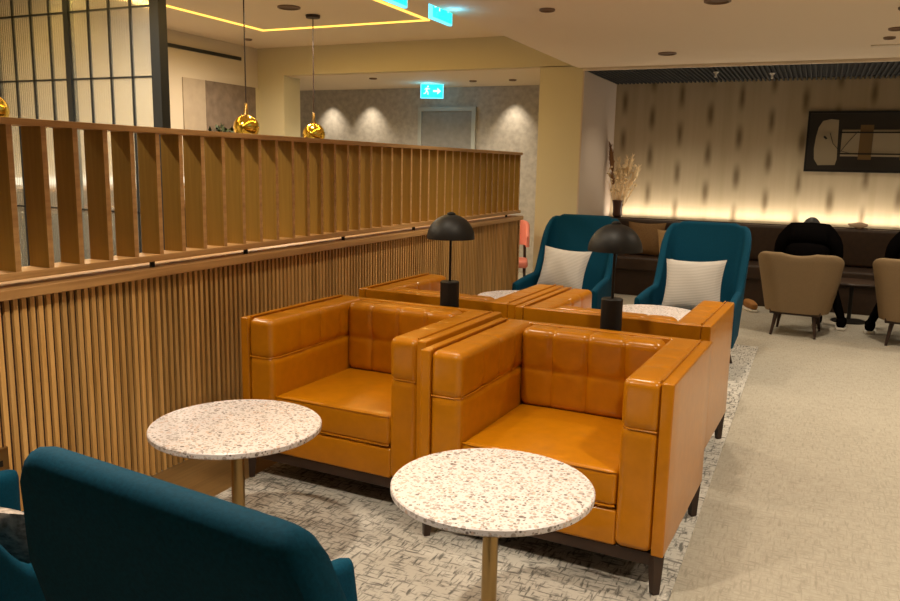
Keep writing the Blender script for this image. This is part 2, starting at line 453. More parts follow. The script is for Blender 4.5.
for i in range(43):
    yy = 1.46 + .1485 * i + .008 * (random.random() - .5)
    if fin0 is None:
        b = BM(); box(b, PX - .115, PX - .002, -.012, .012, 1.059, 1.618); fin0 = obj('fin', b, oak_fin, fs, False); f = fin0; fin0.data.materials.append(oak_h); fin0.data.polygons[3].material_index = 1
        for p_ in fin0.data.polygons: p_.material_index = 1 if p_.normal.x > .9 else 0  # front edges get the paler rail oak, imitating light falling on them
    else:
        f = fin0.copy(); C.objects.link(f); f.parent = fs
    f.location = (0, min(yy, 7.725), 0)
def socket(y, z, w_, h_, label):
    t = thing('wall_socket', label, 'socket', (PX, y, z))
    b = BM(); rbox(b, (.006, 0, 0), (.012, w_, h_), .003, (1, 1, 1)); obj('face_plate', b, brass, t)
    for s in (-1, 1):
        obj('outlet', bx(.0115, .0135, s * w_ * .22 - .012, s * w_ * .22 + .012, -.012, .012), black_metal, t, False)
socket(1.875, .33, .14, .12, 'brass double socket on the slatted wall left of the front table')
socket(5.44, .56, .15, .09, 'small brass socket on the slatted wall beside the rear round table')

# ---------------------------------------------------------------- orange leather armchairs
def armchair(label, loc, rz, group):
    W, D, H = .98, .79, .78
    t = thing('leather_armchair', label, 'armchair', loc, rz, group)
    x = W / 2; y0, y1 = -D / 2, D / 2
    # flat outer panels
    for s in (-1, 1):
        b = BM(); rbox(b, (s * (x - .022), 0, .465), (.044, D, .63), .007, (1, 6, 4)); obj('side_panel', b, leather, t)
    b = BM(); rbox(b, (0, y1 - .022, .465), (W - .09, .044, .628), .007, (8, 1, 4)); obj('back_panel', b, leather, t)
    # arm pads with seams
    def seam(u, centres, w_): return max([math.exp(-((u - c) / w_) ** 2) for c in centres] + [0])
    for s in (-1, 1):
        def fn(P, s=s):
            inner = max(0, -s * P[0] / .065)
            vs = [.17, .0, -.17]
            d = .007 * seam(P[1], vs, .009) * sm(.135, .16, P[2])
            dz = .010 * seam(P[2], [.135], .010)
            tuft = .006 * sum(math.exp(-((P[1] - v) ** 2 + (P[2] - .135) ** 2) / .0010) for v in vs)
            bulge = .006 * math.cos(max(-1, min(1, P[2] / .3)) * PI)
            front = max(0, (-P[1] - D / 2 + .06) / .06) if P[1] < -D / 2 + .06 else 0
            q = Vector(P)
            q[0] += s * inner * (d + dz + tuft)
            q[1] += front * (dz * .9)
            if P[2] > .22: q[2] -= d * .7 * sm(.22, .28, P[2])
            return q
        b = BM(); rbox(b, (s * (x - .044 - .067), -.002, .466), (.136, D - .006, .628), .030, (4, 44, 34), fn, 4)
        a = obj('arm_pad', b, leather, t)
        b = BM()
        xi = s * (x - .044 - .134)
        tube(b, [(xi + s * .012, .2, .600), (xi + s * .003, -.32, .600), (xi + s * .010, -.378, .600), (xi + s * .03, -.390, .600), (s * (x - .05), -.390, .600)], .0035, 6)
        obj('piping', b, leather, a)
        b = BM()
        tube(b, [(s * (x - .047), y0 + .02, .783), (s * (x - .047), y1 - .03, .783)], .004, 6); obj('top_piping', b, leather, a)
    # back pad
    def fb(P):
        inner = max(0, -P[1] / .07)
        vs = [-.165, 0, .165]
        d = .009 * seam(P[0], vs, .009); dz = .004 * seam(P[2], [.0], .010)
        tuft = .008 * sum(math.exp(-((P[0] - v) ** 2 + (P[2]) ** 2) / .0014) for v in vs)
        q = Vector(P); q[1] += inner * (d + dz + tuft)
        if P[2] > .12: q[2] -= d * .6 * sm(.12, .17, P[2])
        return q
    b = BM(); rbox(b, (0, y1 - .044 - .07, .60), (W - .088 - .262, .14, .362), .04, (44, 4, 24), fb, 4); obj('back_pad', b, leather, t)
    # seat cushion with crown
    sw = W - .088 - .27
    def fc(P):
        q = Vector(P)
        if P[2] > 0: q[2] += .022 * (1 - (P[0] / (sw / 2)) ** 2) * (1 - (P[1] / .31) ** 2)
        return q
    b = BM(); rbox(b, (0, -.075, .36), (sw, .615, .135), .022, (14, 14, 2), fc, 3); sc = obj('seat_cushion', b, leather, t)
    b = BM(); zz = .424
    for z2 in (zz, .296):
        tube(b, [(-sw / 2 + .006, -.375, z2), (-sw / 2 + .03, -.381, z2), (sw / 2 - .03, -.381, z2), (sw / 2 - .006, -.375, z2)], .004, 6)
    obj('piping', b, leather, sc)
    b = BM(); rbox(b, (0, -.05, .215), (sw + .01, .66, .135), .012, (8, 6, 2), None); obj('front_rail', b, leather, t)
    b = BM(); rbox(b, (0, 0, .125), (W - .05, D - .05, .05), .004, (1, 1, 1)); obj('base_rail', b, dark_wood, t)
    for sx in (-1, 1):
        for sy in (-1, 1):
            b = BM(); X, Y = sx * (x - .03), sy * (D / 2 - .03)
            tube(b, [(X, Y, .15), (X + sx * .004, Y + sy * .004, .0)], [.03, .018], 4)
            obj('leg', b, dark_wood, t, False)
    return t
R3, R5 = math.radians(-2), math.radians(-2.2)
LZ = .0078
ac = armchair('orange leather armchair beside the slatted wall, behind the left front table', (-1.872, 3.235, LZ), R3, 'orange leather armchairs')
dup(ac, (-.853, 3.07, LZ), R5, 'orange leather armchair nearest the camera, behind the right front table')
dup(ac, (-1.865, 4.27, LZ), PI + R3, 'orange leather armchair turned away by the slatted wall, behind the left dome lamp')
dup(ac, (-.868, 4.185, LZ), PI + R5, 'orange leather armchair turned away beside the walkway, behind the right dome lamp')

# narrow console between the two rows
cs = thing('console_table', 'narrow dark ledge between the back to back orange armchairs', 'console', (-1.33, 3.69, LZ), math.radians(-4.5))
b = BM(); rbox(b, (0, 0, .707), (1.9, .13, .03), .004, (1, 1, 1)); obj('top', b, dark_wood, cs)
for s in (-1, 1): obj('leg', bx(s * .85 - .02, s * .85 + .02, -.04, .04, 0, .693), dark_wood, cs, False)

# dome lamps
def dome_lamp(label, loc):
    t = thing('dome_table_lamp', label, 'lamp', loc, 0, 'black dome table lamps')
    b = BM(); lathe(b, [(0, 0), (.046, 0), (.05, .004), (.05, .168), (.046, .172), (0, .172)], 32); obj('base', b, black_metal, t)
    b = BM(); lathe(b, [(.007, .17), (.007, .50)], 12); obj('stem', b, black_metal, t)
    prof = [(.125 * math.cos(a), .395 + .126 * math.sin(a)) for a in [PI / 2 * i / 14 for i in range(15)]]
    inn = [(.121 * math.cos(a), .395 + .121 * math.sin(a)) for a in [PI / 2 * i / 14 for i in range(14, -1, -1)]]
    prof[-1] = (0, prof[-1][1]); inn[0] = (0, inn[0][1])
    b = BM(); lathe(b, prof + [(0, prof[-1][1])][:0] , 40, cap=False); lathe(b, inn, 40, cap=False)
    bmesh.ops.bridge_loops(b, edges=[e for e in b.edges if len(e.link_faces) == 1])
    sh = obj('lamp_shade', b, black_metal, t)
    b = BM(); lathe(b, [(0, .517), (.022, .518), (.022, .525), (.012, .532), (0, .533)], 20); obj('finial', b, black_metal, sh)
    return t
dl = dome_lamp('black dome table lamp behind the armchair by the slatted wall', (-1.71, 3.725, LZ + .722))
dup(dl, (-.83, 3.635, LZ + .722), 0, 'black dome table lamp behind the armchair nearest the walkway')

# ---------------------------------------------------------------- terrazzo tables
def table(label, loc):
    t = thing('terrazzo_table', label, 'table', loc, 0, 'round terrazzo side tables')
    b = BM(); lathe(b, [(0, .527), (.302, .527), (.306, .531), (.306, .546), (.302, .55), (0, .55)], 72); obj('tabletop', b, terr, t)
    b = BM(); lathe(b, [(.024, .01), (.024, .520)], 24); obj('column', b, brass, t)
    b = BM(); lathe(b, [(0, .518), (.10, .518), (.10, .527), (0, .527)], 32); obj('mounting_plate', b, brass, t)
    b = BM(); lathe(b, [(0, 0), (.20, 0), (.20, .008), (.19, .012), (0, .012)], 48); obj('base_plate', b, brass, t)
    return t
tb = table('round speckled terrazzo table nearest the slatted wall, in front', (-1.845, 2.185, LZ))
dup(tb, (-.812, 2.105, LZ), 0, 'round speckled terrazzo table in front of the nearest orange armchair')
dup(tb, (-1.93, 5.42, LZ), 0, 'pale round table by the slatted wall between rear armchair and left blue chair')
dup(tb, (-.93, 5.30, LZ), 0, 'pale round table in front of the right blue wing chair')

# ---------------------------------------------------------------- shells (wing chairs, tub chairs)
def shell(bm, w0, w1, yb, D, z0, zarm, ztop, recl, thick, rc=.11, s0=.02, s1=.20, nu=60, nv=14, flare=0.0, bow=.03, crn=.05, dip=0.0):
    """U-shaped upholstered shell opening towards -y: straight back, rounded corners, straight arms.
    w0/w1 half widths at foot and top, recl backward lean, s0/s1 where (metres past the corner start) the top falls to the arm."""
    wm = (w0 + w1) / 2
    arc = PI / 2 * rc
    tot = (wm - rc) + arc + (D - rc)
    def plan(u, z):
        k = (z - z0) / (ztop - z0); wz = w0 + (w1 - w0) * k
        l = abs(u) * tot; sg = 1 if u >= 0 else -1
        flat = wz - rc; l *= (flat + arc + D - rc) / tot
        if l < flat: X, Y, t = l, 0.0, 0.0
        elif l < flat + arc:
            a = (l - flat) / rc; X, Y, t = flat + rc * math.sin(a), -rc * (1 - math.cos(a)), a / (PI / 2)
        else: X, Y, t = wz, -rc - (l - flat - arc), 1.0
        fw = max(0, min(1, -Y / D))
        X += flare * fw * max(0, 1 - k)
        Y += yb + recl * (z - z0) * (1 - fw) ** 1.5 + bow * -1 * (1 - (X / wz) ** 2 if l < flat else 0) * 0
        return sg * X, Y
    ths = [-1 + 2 * i / nu for i in range(nu + 1)]
    def ztopf(u):
        l = abs(u) * tot - (wm - rc)
        m = sm(s0, s1, l); q = max(0, 1 - max(0, -l) / crn) if l < 0 else 1
        fl = max(0, min(1, (l - arc) / (D - rc)))
        lip = crn * (1 - math.sqrt(max(0, 1 - q * q))) * (1 - m) if l < 0 else crn * (1 - m)
        return ztop - lip * .6 - dip * (1 - min(1, abs(u) * tot / (wm - rc)) ** 2) + (zarm - ztop) * m - .05 * fl ** 2
    rings = []
    for th in ths:
        zt = ztopf(th); col = []
        def nrm(z):
            d = .01
            a_ = plan(max(-1, th - d), z); c2 = plan(min(1, th + d), z)
            t_ = Vector((c2[0] - a_[0], c2[1] - a_[1])).normalized()
            return Vector((-t_[1], t_[0]))
        n_outer = []
        for j in range(nv + 1):
            z = z0 + (zt - thick / 2 - z0) * j / nv
            P = Vector(plan(th, z)); n = nrm(z)
            n_outer.append((P + n * thick / 2, P - n * thick / 2, z, P, n))
        for q in n_outer: col.append((q[0][0], q[0][1], q[2]))
        P, n, z = n_outer[-1][3], n_outer[-1][4], n_outer[-1][2]
        for a in (30, 60, 90, 120, 150):
            an = math.radians(a); pp = P + n * thick / 2 * math.cos(an)
            col.append((pp[0], pp[1], z + thick / 2 * math.sin(an)))
        for q in reversed(n_outer): col.append((q[1][0], q[1][1], q[2]))
        rings.append([bm.verts.new(p) for p in col])
    for a, b_ in zip(rings, rings[1:]):
        m = len(a)
        for k in range(m): bm.faces.new((a[k], a[(k + 1) % m], b_[(k + 1) % m], b_[k]))
    # rounded ends
    for rg, sgn in ((rings[0], 1), (rings[-1], -1)):
        m = len(rg)
        inner = []
        for k in range(m):
            o_ = rg[m - 1 - k].co; c_ = (rg[k].co + o_) / 2
            p = c_ + (rg[k].co - c_) * .55; p.y -= thick * .35
            if k > nv and k < nv + 6: p.z -= .008
            inner.append(bm.verts.new(p))
        for k in range(m): bm.faces.new((rg[k], rg[(k + 1) % m], inner[(k + 1) % m], inner[k]))
        for k in range(m // 2):
            a_, b2 = inner[k], inner[k + 1]; c3, d3 = inner[m - 2 - k], inner[m - 1 - k]
            vs = []
            for v in (a_, b2, c3, d3):
                if v not in vs: vs.append(v)
            if len(vs) >= 3:
                try: bm.faces.new(vs)
                except ValueError: pass
def wing_chair(label, loc, rz, wide=False):
    t = thing('wing_chair', label, 'armchair', loc, rz, 'blue high backed chairs')
    b = BM()
    if wide: shell(b, .275, .392, .27, .60, .24, .60, 1.09, .22, .055, .075, -.03, .15, 110, 16, flare=.0, crn=.06)
    else: shell(b, .29, .325, .27, .60, .24, .60, 1.085, .22, .055, .085, .05, .27, 90, 16, flare=.05, crn=.03)
    obj('shell', b, teal, t)
    def fc(P):
        q = Vector(P)
        if P[2] > 0: q[2] += .02 * (1 - (P[0] / .29) ** 2) * (1 - (P[1] / .28) ** 2)
        return q
    b = BM(); rbox(b, (0, -.05, .375), (.57, .58, .13), .035, (10, 10, 2), fc, 3); obj('seat', b, teal, t)
    b = BM(); rbox(b, (0, -.03, .265), (.58, .56, .08), .02, (2, 2, 1)); obj('seat_frame', b, teal, t)
    for sx in (-1, 1):
        for sy in (-1, 1):
            b = BM(); tube(b, [(sx * .22, sy * .2 - .03, .235), (sx * .28, sy * .27 - .03, 0)], [.02, .012], 10); obj('leg', b, dark_wood, t)
    return t
wc = wing_chair('blue wing chair behind the rear table, close to the slatted wall', (-1.86, 6.42, LZ), math.radians(-2))
dup(wc, (-.80, 6.22, LZ), math.radians(-4), 'blue wing chair behind the rear table, beside the walkway')
wing_chair('blue chair in the foreground seen from behind, its back cut by the frame', (-.685, 1.155, LZ), PI + math.radians(-6), True)
dup(wc, (-1.83, 1.19, LZ), PI, 'blue chair at the lower left corner, only its arm in view')

def pillow(bm, w_, h_, t_, n=18):
    g = {}
    for side in (1, -1):
        for i in range(n + 1):
            for j in range(n + 1):
                u, v = -1 + 2 * i / n, -1 + 2 * j / n
                edge = i in (0, n) or j in (0, n)
                key = (i, j, 0 if edge else side)
                if key in g: continue
                x = u * w_ / 2 * (1 - .10 * (1 - v * v)); z = v * h_ / 2 * (1 - .10 * (1 - u * u))
                th = t_ / 2 * max(0, (1 - u ** 2) * (1 - v ** 2)) ** .45
                th *= 1 + .06 * math.sin(5 * u + 3 * v)
                g[key] = bm.verts.new((x, side * th * (0 if edge else 1), z))
    def G(i, j, s):
        return g[(i, j, 0 if (i in (0, n) or j in (0, n)) else s)]
    for s in (1, -1):
        for i in range(n):
            for j in range(n):
                bm.faces.new((G(i, j, s), G(i + 1, j, s), G(i + 1, j + 1, s), G(i, j + 1, s)))
def cushion(label, loc, rot, w_, h_, mat, group, t_=.13):
    b = BM(); pillow(b, w_, h_, t_); o = obj('cushion', b, mat, None, True, loc, rot)
    tag(o, label, 'cushion', group); return o
cushion('light grey striped cushion on the blue chair by the slatted wall', (-1.88, 6.36, .650), (math.radians(-20), math.radians(3), math.radians(-8)), .43, .39, cushion_m, 'grey striped cushions')
cushion('light grey striped cushion on the blue chair beside the walkway', (-.80, 6.17, .635), (math.radians(-20), math.radians(-3), math.radians(-8)), .46, .42, cushion_m, 'grey striped cushions')
cushion('speckled grey cushion on the blue chair at the lower left corner', (-1.80, 1.20, .53), (math.radians(35), 0, math.radians(10)), .48, .44, speckle, None)

def tub_chair(label, loc, rz):
    t = thing('tub_chair', label, 'chair', loc, rz, 'taupe tub chairs')
    b = BM(); shell(b, .25, .36, .22, .50, .225, .58, .79, .16, .05, .15, .10, .50, 64, 12, crn=.012, dip=.03)
    obj('shell', b, tan_fabric, t)
    b = BM(); rbox(b, (0, -.04, .37), (.52, .50, .13), .04, (4, 4, 2), None, 3); obj('seat', b, tan_fabric, t)
    b = BM(); rbox(b, (0, 0, .225), (.44, .42, .05), .01, (1, 1, 1)); obj('seat_frame', b, dark_wood, t)
    for sx in (-1, 1):
        for sy in (-1, 1):
            b = BM(); tube(b, [(sx * .16, sy * .16, .215), (sx * .19, sy * .22, 0)], [.022, .011], 10); obj('leg', b, dark_wood, t)
    return t
tc_ = tub_chair('taupe tub chair seen from behind, right of the blue wing chair', (-.08, 8.05, 0), PI + math.radians(-5))
dup(tc_, (.88, 8.05, 0), PI + math.radians(-7), 'taupe tub chair seen from behind, cut by the right edge')
pk = thing('coral_chair', 'coral pink chair half hidden past the end of the slatted wall', 'chair', (-3.12, 8.40, 0), math.radians(20))
b = BM(); shell(b, .20, .20, .14, .30, .62, .80, .93, .08, .04, .10, .05, .3, 30, 8); obj('backrest', b, pink_m, pk)
b = BM(); rbox(b, (0, -.03, .43), (.42, .42, .08), .03, (2, 2, 1)); obj('seat', b, pink_m, pk)
for sx in (-1, 1):
    for sy in (-1, 1):
        b = BM(); tube(b, [(sx * .17, sy * .15, .40 if sy < 0 else .66), (sx * .19, sy * .18, 0)], [.018, .012], 10); obj('leg', b, dark_wood, pk)

# ---------------------------------------------------------------- bench along back wall
bn = thing('banquette', 'long dark brown leather banquette along the papered wall', 'bench', (0, 0, 0))
b = BM(); box(b, -2.42, 2.6, 9.48, 9.98, 0, .30); obj('plinth', b, dark_leather, bn, False)
x = -2.42
for i in range(4):
    b = BM(); rbox(b, (x + .625, 9.72, .385), (1.24, .60, .16), .03, (6, 4, 2), None, 3); obj('seat', b, dark_leather, bn)
    b = BM(); rbox(b, (x + .625, 9.93, .68), (1.24, .13, .42), .035, (6, 2, 4), None, 3); obj('backrest', b, dark_leather, bn)
    x += 1.25
b = BM(); rbox(b, (.09, 10.02, .45), (5.02, .06, .90), .004, (1, 1, 1)); obj('back_board', b, dark_leather, bn)
o = obj('light_strip', bx(-2.42, 2.6, 10.12, 10.20, .86, .87), led_wall, None, False)
tag(o, 'hidden warm light strip glowing behind the top of the banquette', 'light strip')
cushion('brown square cushion leaning on the banquette left of the blue chair', (-1.86, 9.74, .665), (math.radians(-16), 0, 0), .46, .42, brown_cushion, None)
# tan slim bag/cushion edge with a pale top
sb = cushion('tan folded cushion standing beside the brown cushion on the banquette', (-1.585, 9.60, .62), (math.radians(-10), 0, math.radians(50)), .24, .38, plain('tan_linen', (.36, .22, .09), .9), None, .08)

# vase and dried flowers
def vase():
    b = BM(); lathe(b, [(0, 0), (.045, 0), (.06, .02), (.058, .10), (.066, .17), (.075, .21), (.066, .21), (.055, .17), (.048, .10), (.04, .03), (0, .03)], 28)
    o = obj('vase', b, plain('brown_glass', (.09, .04, .025), .25), None, True, (-2.285, 10.02, .901)); tag(o, 'small dark brown vase standing on top of the banquette back', 'vase')
vase()
df = thing('dried_bouquet', 'cream dried grasses and flowers standing in the dark vase', 'flowers', (-2.285, 10.02, .94))
rnd = random.Random(3)
def plume(p0, p1, r, m):
    p0, p1 = Vector(p0), Vector(p1); b = BM()
    pts = [p0.lerp(p1, i / 8) for i in range(9)]
    rr = [r * math.sin(PI * (.08 + .9 * i / 8)) ** .8 * (1.15 - .5 * i / 8) for i in range(9)]
    tube(b, pts, rr, 8)
    for k in range(60):
        i = rnd.random(); c = p0.lerp(p1, i); a = rnd.random() * 2 * PI
        rad = r * math.sin(PI * (.08 + .9 * i)) ** .8 * (1.15 - .5 * i)
        dr = Vector((math.cos(a), math.sin(a), 0)); s_ = c + dr * rad * .8; e_ = s_ + dr * .018 + (p1 - p0).normalized() * .03
        tube(b, [s_, e_], [.004, .001], 3)
    return obj('plume', b, m, df)
stem = BM()
specs = [((-.14, .0, .88), dry2, .030, .36), ((-.02, 0, .70), dry1, .026, .22), ((.08, .02, .72), dry1, .028, .26), ((.16, -.02, .74), dry1, .032, .28),
         ((.03, -.04, .58), dry1, .024, .16), ((.24, 0, .60), dry1, .034, .20), ((-.09, -.03, .50), dry2, .022, .14), ((.17, .03, .48), dry1, .024, .16)]
for (tp, m, r, ln) in specs:
    tp = Vector(tp); base = Vector((tp.x * .12, tp.y * .12, .02)); d = (tp - base).normalized()
    tube(stem, [base, base.lerp(tp, .5) + Vector((0, 0, .01)), tp - d * ln * .95], .003, 5)
    plume(tp - d * ln, tp, r, m)
for k in range(60):
    a = rnd.uniform(0, 2 * PI); rr = rnd.uniform(.02, .21); h_ = rnd.uniform(.28, .60)
    tp = Vector((rr * math.cos(a) + .03, rr * math.sin(a) * .5, h_)); base = Vector((tp.x * .12, tp.y * .12, .02))
    tube(stem, [base, tp], .002, 4)
obj('stem', stem, dry1, df)
fl = BM()
rnd = random.Random(3)
for k in range(60):
    a = rnd.uniform(0, 2 * PI); rr = rnd.uniform(.02, .21); h_ = rnd.uniform(.28, .60)
    tp = Vector((rr * math.cos(a) + .03, rr * math.sin(a) * .5, h_))
    bmesh.ops.create_icosphere(fl, subdivisions=1, radius=.014 + .010 * math.sin(k) ** 2, matrix=Matrix.Translation(tp))
obj('flower_heads', fl, dry1, df)['kind'] = 'stuff'

# ---------------------------------------------------------------- picture
pc = thing('framed_picture', 'black framed artwork of a pale rounded shape and window panes on the papered wall', 'picture', (.565, 10.33, 1.86))
hw_, hh = .745, .345
b = BM()
box(b, -hw_, hw_, -.045, 0, hh - .025, hh); box(b, -hw_, hw_, -.045, 0, -hh, -hh + .025)
box(b, -hw_, -hw_ + .025, -.045, 0, -hh + .025, hh - .025); box(b, hw_ - .025, hw_, -.045, 0, -hh + .025, hh - .025)
obj('frame', b, black_metal, pc, False)
obj('print', bx(-hw_ + .02, hw_ - .02, -.02, -.002, -hh + .02, hh - .02), plain('print_black', (.014, .010, .006), .5), pc, False)
pale = plain('print_cream', (.36, .30, .20), .7); brn = plain('print_brown', (.16, .095, .03), .7)
def poly(pts, y, mat, nm):
    b = BM(); vs = [b.verts.new((p[0], y, p[1])) for p in pts]; f = b.faces.new(vs)
    r_ = bmesh.ops.extrude_face_region(b, geom=[f])
    for v in [e for e in r_['geom'] if isinstance(e, bmesh.types.BMVert)]: v.co.y += .003
    return obj(nm, b, mat, pc, False)
poly([(-.60, -.27), (-.42, -.265), (-.405, -.20), (-.42, .245), (-.50, .255), (-.585, .235), (-.625, .16), (-.645, .05), (-.655, -.08), (-.645, -.20)], -.0245, pale, 'pale_shape')
for (x0, x1) in ((-.375, -.19), (-.06, .23), (.37, .66)): obj('window_pane', bx(x0, x1, -.0245, -.02, -.165, .135), pale, pc, False)
for x0 in (-.19, .23): obj('mullion', bx(x0, x0 + .135, -.0245, -.02, -.20, .19), brn, pc, False)
b = BM()
for z_ in (-.135, .105): box(b, -.40, .64, -.028, -.0245, z_ - .008, z_ + .008)
tube(b, [(-.50, -.0265, .10), (-.46, -.0265, -.02), (-.39, -.0265, -.10), (-.28, -.0265, -.13)], .003, 4)
tube(b, [(-.38, -.0265, -.12), (-.30, -.0265, 0), (-.21, -.0265, .12)], .003, 4)
tube(b, [(-.56, -.0265, .06), (-.53, -.0265, .03)], .012, 6)
obj('line_drawing', b, black_metal, pc, False)

# ---------------------------------------------------------------- exit signs
def man(b, s, ox, y, oz):
    """running figure pictogram, facing right, height about s"""
    def seg(p, q, r):
        p, q = Vector(p), Vector(q); d = (q - p).normalized(); n = Vector((-d[1], d[0])) * r
        vs = [b.verts.new((ox + v[0] * s, y, oz + v[1] * s)) for v in (p + n, q + n, q - n, p - n)]
        b.faces.new(vs)
    c = [b.verts.new((ox + (.1 + .09 * math.cos(2 * PI * i / 10)) * s, y, oz + (.42 + .09 * math.sin(2 * PI * i / 10)) * s)) for i in range(10)]
    b.faces.new(c)
    seg((.04, .30), (-.04, .0), .075); seg((.04, .27), (.20, .16), .04); seg((.20, .16), (.30, .22), .035)
    seg((.02, .27), (-.14, .22), .04); seg((-.14, .22), (-.20, .08), .035)
    seg((-.04, .02), (.12, -.12), .05); seg((.12, -.12), (.10, -.36), .045)
    seg((-.05, .02), (-.12, -.2), .05); seg((-.12, -.2), (-.32, -.26), .045)
def exit_sign(label, loc, rz, w_, h_, drop, group='green exit signs', arrow=1):
    t = thing('exit_sign', label, 'sign', loc, rz, group)
    b = BM(); rbox(b, (0, 0, 0), (w_, .03, h_), .004, (1, 1, 1)); obj('casing', b, sign_edge, t)
    b = BM(); box(b, -w_ / 2 + .012, w_ / 2 - .012, -.0165, -.0151, -h_ / 2 + .012, h_ / 2 - .012)
    pn = obj('panel', b, sign_m, t, False)
    b = BM(); man(b, h_ * .72, -w_ * .22, -.0175, 0)
    # door outline and arrow
    x0 = w_ * .22; s = h_ * .30 * arrow
    for pts in (((-.9, .22), (.1, .22), (.1, -.22), (-.9, -.22)), ((.1, .75), (1.0, 0), (.1, -.75))):
        b.faces.new([b.verts.new((x0 + p[0] * s, -.0175, p[1] * abs(s))) for p in pts])
    bmesh.ops.solidify(b, geom=b.faces[:], thickness=.0006)
    obj('pictogram', b, sign_white, pn, False)
    b = BM()
    for sx in (-1, 1): tube(b, [(sx * w_ * .35, 0, h_ / 2), (sx * w_ * .35, 0, h_ / 2 + drop)], .003, 6)
    obj('hanger', b, black_metal, t)
    return t
# sign faces +x : local -y -> +x  => rz = +90deg
exit_sign('green exit sign hanging from the ceiling at the top edge, with a right arrow', (-2.57, 5.345, 2.645), PI / 2, .34, .27, .19)
exit_sign('green exit sign cut by the top edge, left of the arrow sign', (-2.57, 4.64, 2.645), PI / 2, .34, .27, .19)
exit_sign('small green exit sign hanging before the far grey wall', (-5.017, 10.2, 2.515), math.radians(20), .32, .20, .0)
for (x, y, z, p) in ((-2.45, 5.32, 2.56, .8), (-5.0, 10.05, 2.5, 1.2)):
    l = bpy.data.lights.new('sign_glow', 'POINT'); l.energy = p; l.color = (.1, .6, 1.0); l.shadow_soft_size = .08
    o = bpy.data.objects.new('sign_glow', l); C.objects.link(o); o.location = (x, y, z)

# ---------------------------------------------------------------- glazed screen
gs = thing('glazed_screen', 'black framed ribbed glass screen behind the wooden partition', 'screen', (0, 5.0, 0))
b = BM(); box(b, -4.955, -4.86, -.045, .045, 0, ZR - .002); obj('end_post', b, steel_black, gs, False)
for x in (-5.915, -6.85):
    obj('post', bx(x - .028, x + .028, -.03, .03, 0, ZR - .002), steel_black, gs, False)
for z in (.04, 1.05, 2.16, 2.71, 2.94):
    obj('rail', bx(-6.9, -4.95, -.012, .012, z - .007, z + .007), steel_black, gs, False)
b = None
for x in (-5.20, -5.44, -5.675, -6.14, -6.37, -6.60):
    obj('glazing_bar', bx(x - .009, x + .009, -.012, .012, 0, ZR - .03), steel_black, gs, False)
obj('glass_pane', bx(-6.9, -4.95, -.004, .004, .03, ZR - .03), glass_m, gs, False)

# ---------------------------------------------------------------- pendants
def pendant(label, loc):
    x, y, z = loc
    t = thing('pendant_lamp', label, 'lamp', (x, y, z), 0, 'brass globe pendants')
    pr = [(.116 * math.sin(a), -.116 * math.cos(a)) for a in [PI * i / 20 for i in range(5, 21)]]; pr[-1] = (0, .116)
    inn = [(.111 * math.sin(a), -.111 * math.cos(a)) for a in [PI * i / 20 for i in range(20, 4, -1)]]; inn[0] = (0, .111)
    b = BM(); lathe(b, pr, 36, cap=False); lathe(b, inn, 36, cap=False)
    bmesh.ops.bridge_loops(b, edges=[e for e in b.edges if len(e.link_faces) == 1])
    g = obj('globe_shade', b, gold, t)
    b = BM(); bmesh.ops.create_uvsphere(b, u_segments=16, v_segments=10, radius=.045, matrix=Matrix.Translation((0, 0, -.02))); obj('bulb', b, emit('bulb', (1, .6, .1), 5), t)
    b = BM(); lathe(b, [(.028, .109), (.02, .15), (.014, .21), (.006, .22)], 16); obj('neck', b, brass, t)
    b = BM(); tube(b, [(0, 0, .21), (0, 0, ZR - z - .01)], .006, 8); obj('cord', b, dark_wood, t)
    b = BM(); lathe(b, [(0, ZR - z - .03), (.07, ZR - z - .03), (.075, ZR - z - .003), (0, ZR - z - .003)], 28); obj('ceiling_rose', b, dark_wood, t)
pendant('brass globe pendant on the right, before the far grey wall', (-4.80, 7.0, 1.785))
pendant('brass globe pendant before the dark stone panel', (-4.78, 5.90, 1.80))
pendant('brass globe pendant at the left edge above the wooden screen', (-5.44, 3.90, 1.82))

# ---------------------------------------------------------------- ceiling fittings
def downlight(label, x, y, z, r, grp='recessed ceiling downlights'):
    t = thing('downlight', label, 'ceiling light', (x, y, z), 0, grp)
    b = BM(); lathe(b, [(r, 0), (r, -.012), (r * .86, -.016), (r * .8, -.004), (r * .8, 0)], 32, cap=False); obj('rim', b, rim_m, t)
    b = BM(); lathe(b, [(0, -.0035), (r * .8, -.0035), (r * .8, -.001), (0, -.001)], 32); obj('diffuser', b, bulb_dark, t)
downlight('round downlight at the top of the frame above the orange armchairs', -1.83, 5.52, ZM, .055)
downlight('round downlight near the dark slatted ceiling strip', -1.41, 7.89, ZM, .085)
downlight('round downlight cut by the top edge right of centre', -.70, 5.58, ZM, .085)
downlight('small dark ceiling spot farther from the top right corner', .41, 7.48, ZM, .045)
downlight('dark ceiling spot between the two at the top right', .43, 7.04, ZM, .06)
downlight('dark ceiling spot nearest the top right corner', .42, 6.2, ZM, .05)
downlight('round downlight on the raised ceiling left of the pendant rose', -4.78, 6.57, ZR, .11)
downlight('tiny downlight on the raised ceiling near the left pendant', -6.49, 8.08, ZR, .05)
for x, lb in ((-5.44, 'left'), (-4.27, 'right'), (-3.71, 'column')):
    downlight({'left': 'small downlight on the far ceiling left of the small exit sign', 'right': 'small downlight on the far ceiling right of the small exit sign',
               'column': 'small downlight on the far ceiling next to the pale column'}[lb], x, 9.3 if lb == 'left' else 9.9, ZM + .02, .05)
b = BM(); box(b, .30, .62, 7.88, 7.98, ZM - .01, ZM); o = obj('ceiling_grille', b, trim_m, None, False); tag(o, 'pale flat air grille in the ceiling at the right edge', 'vent')
b = BM(); lathe(b, [(.03, 0), (.03, -.01), (.012, -.02), (.012, -.05), (.022, -.055), (0, -.06)], 14)
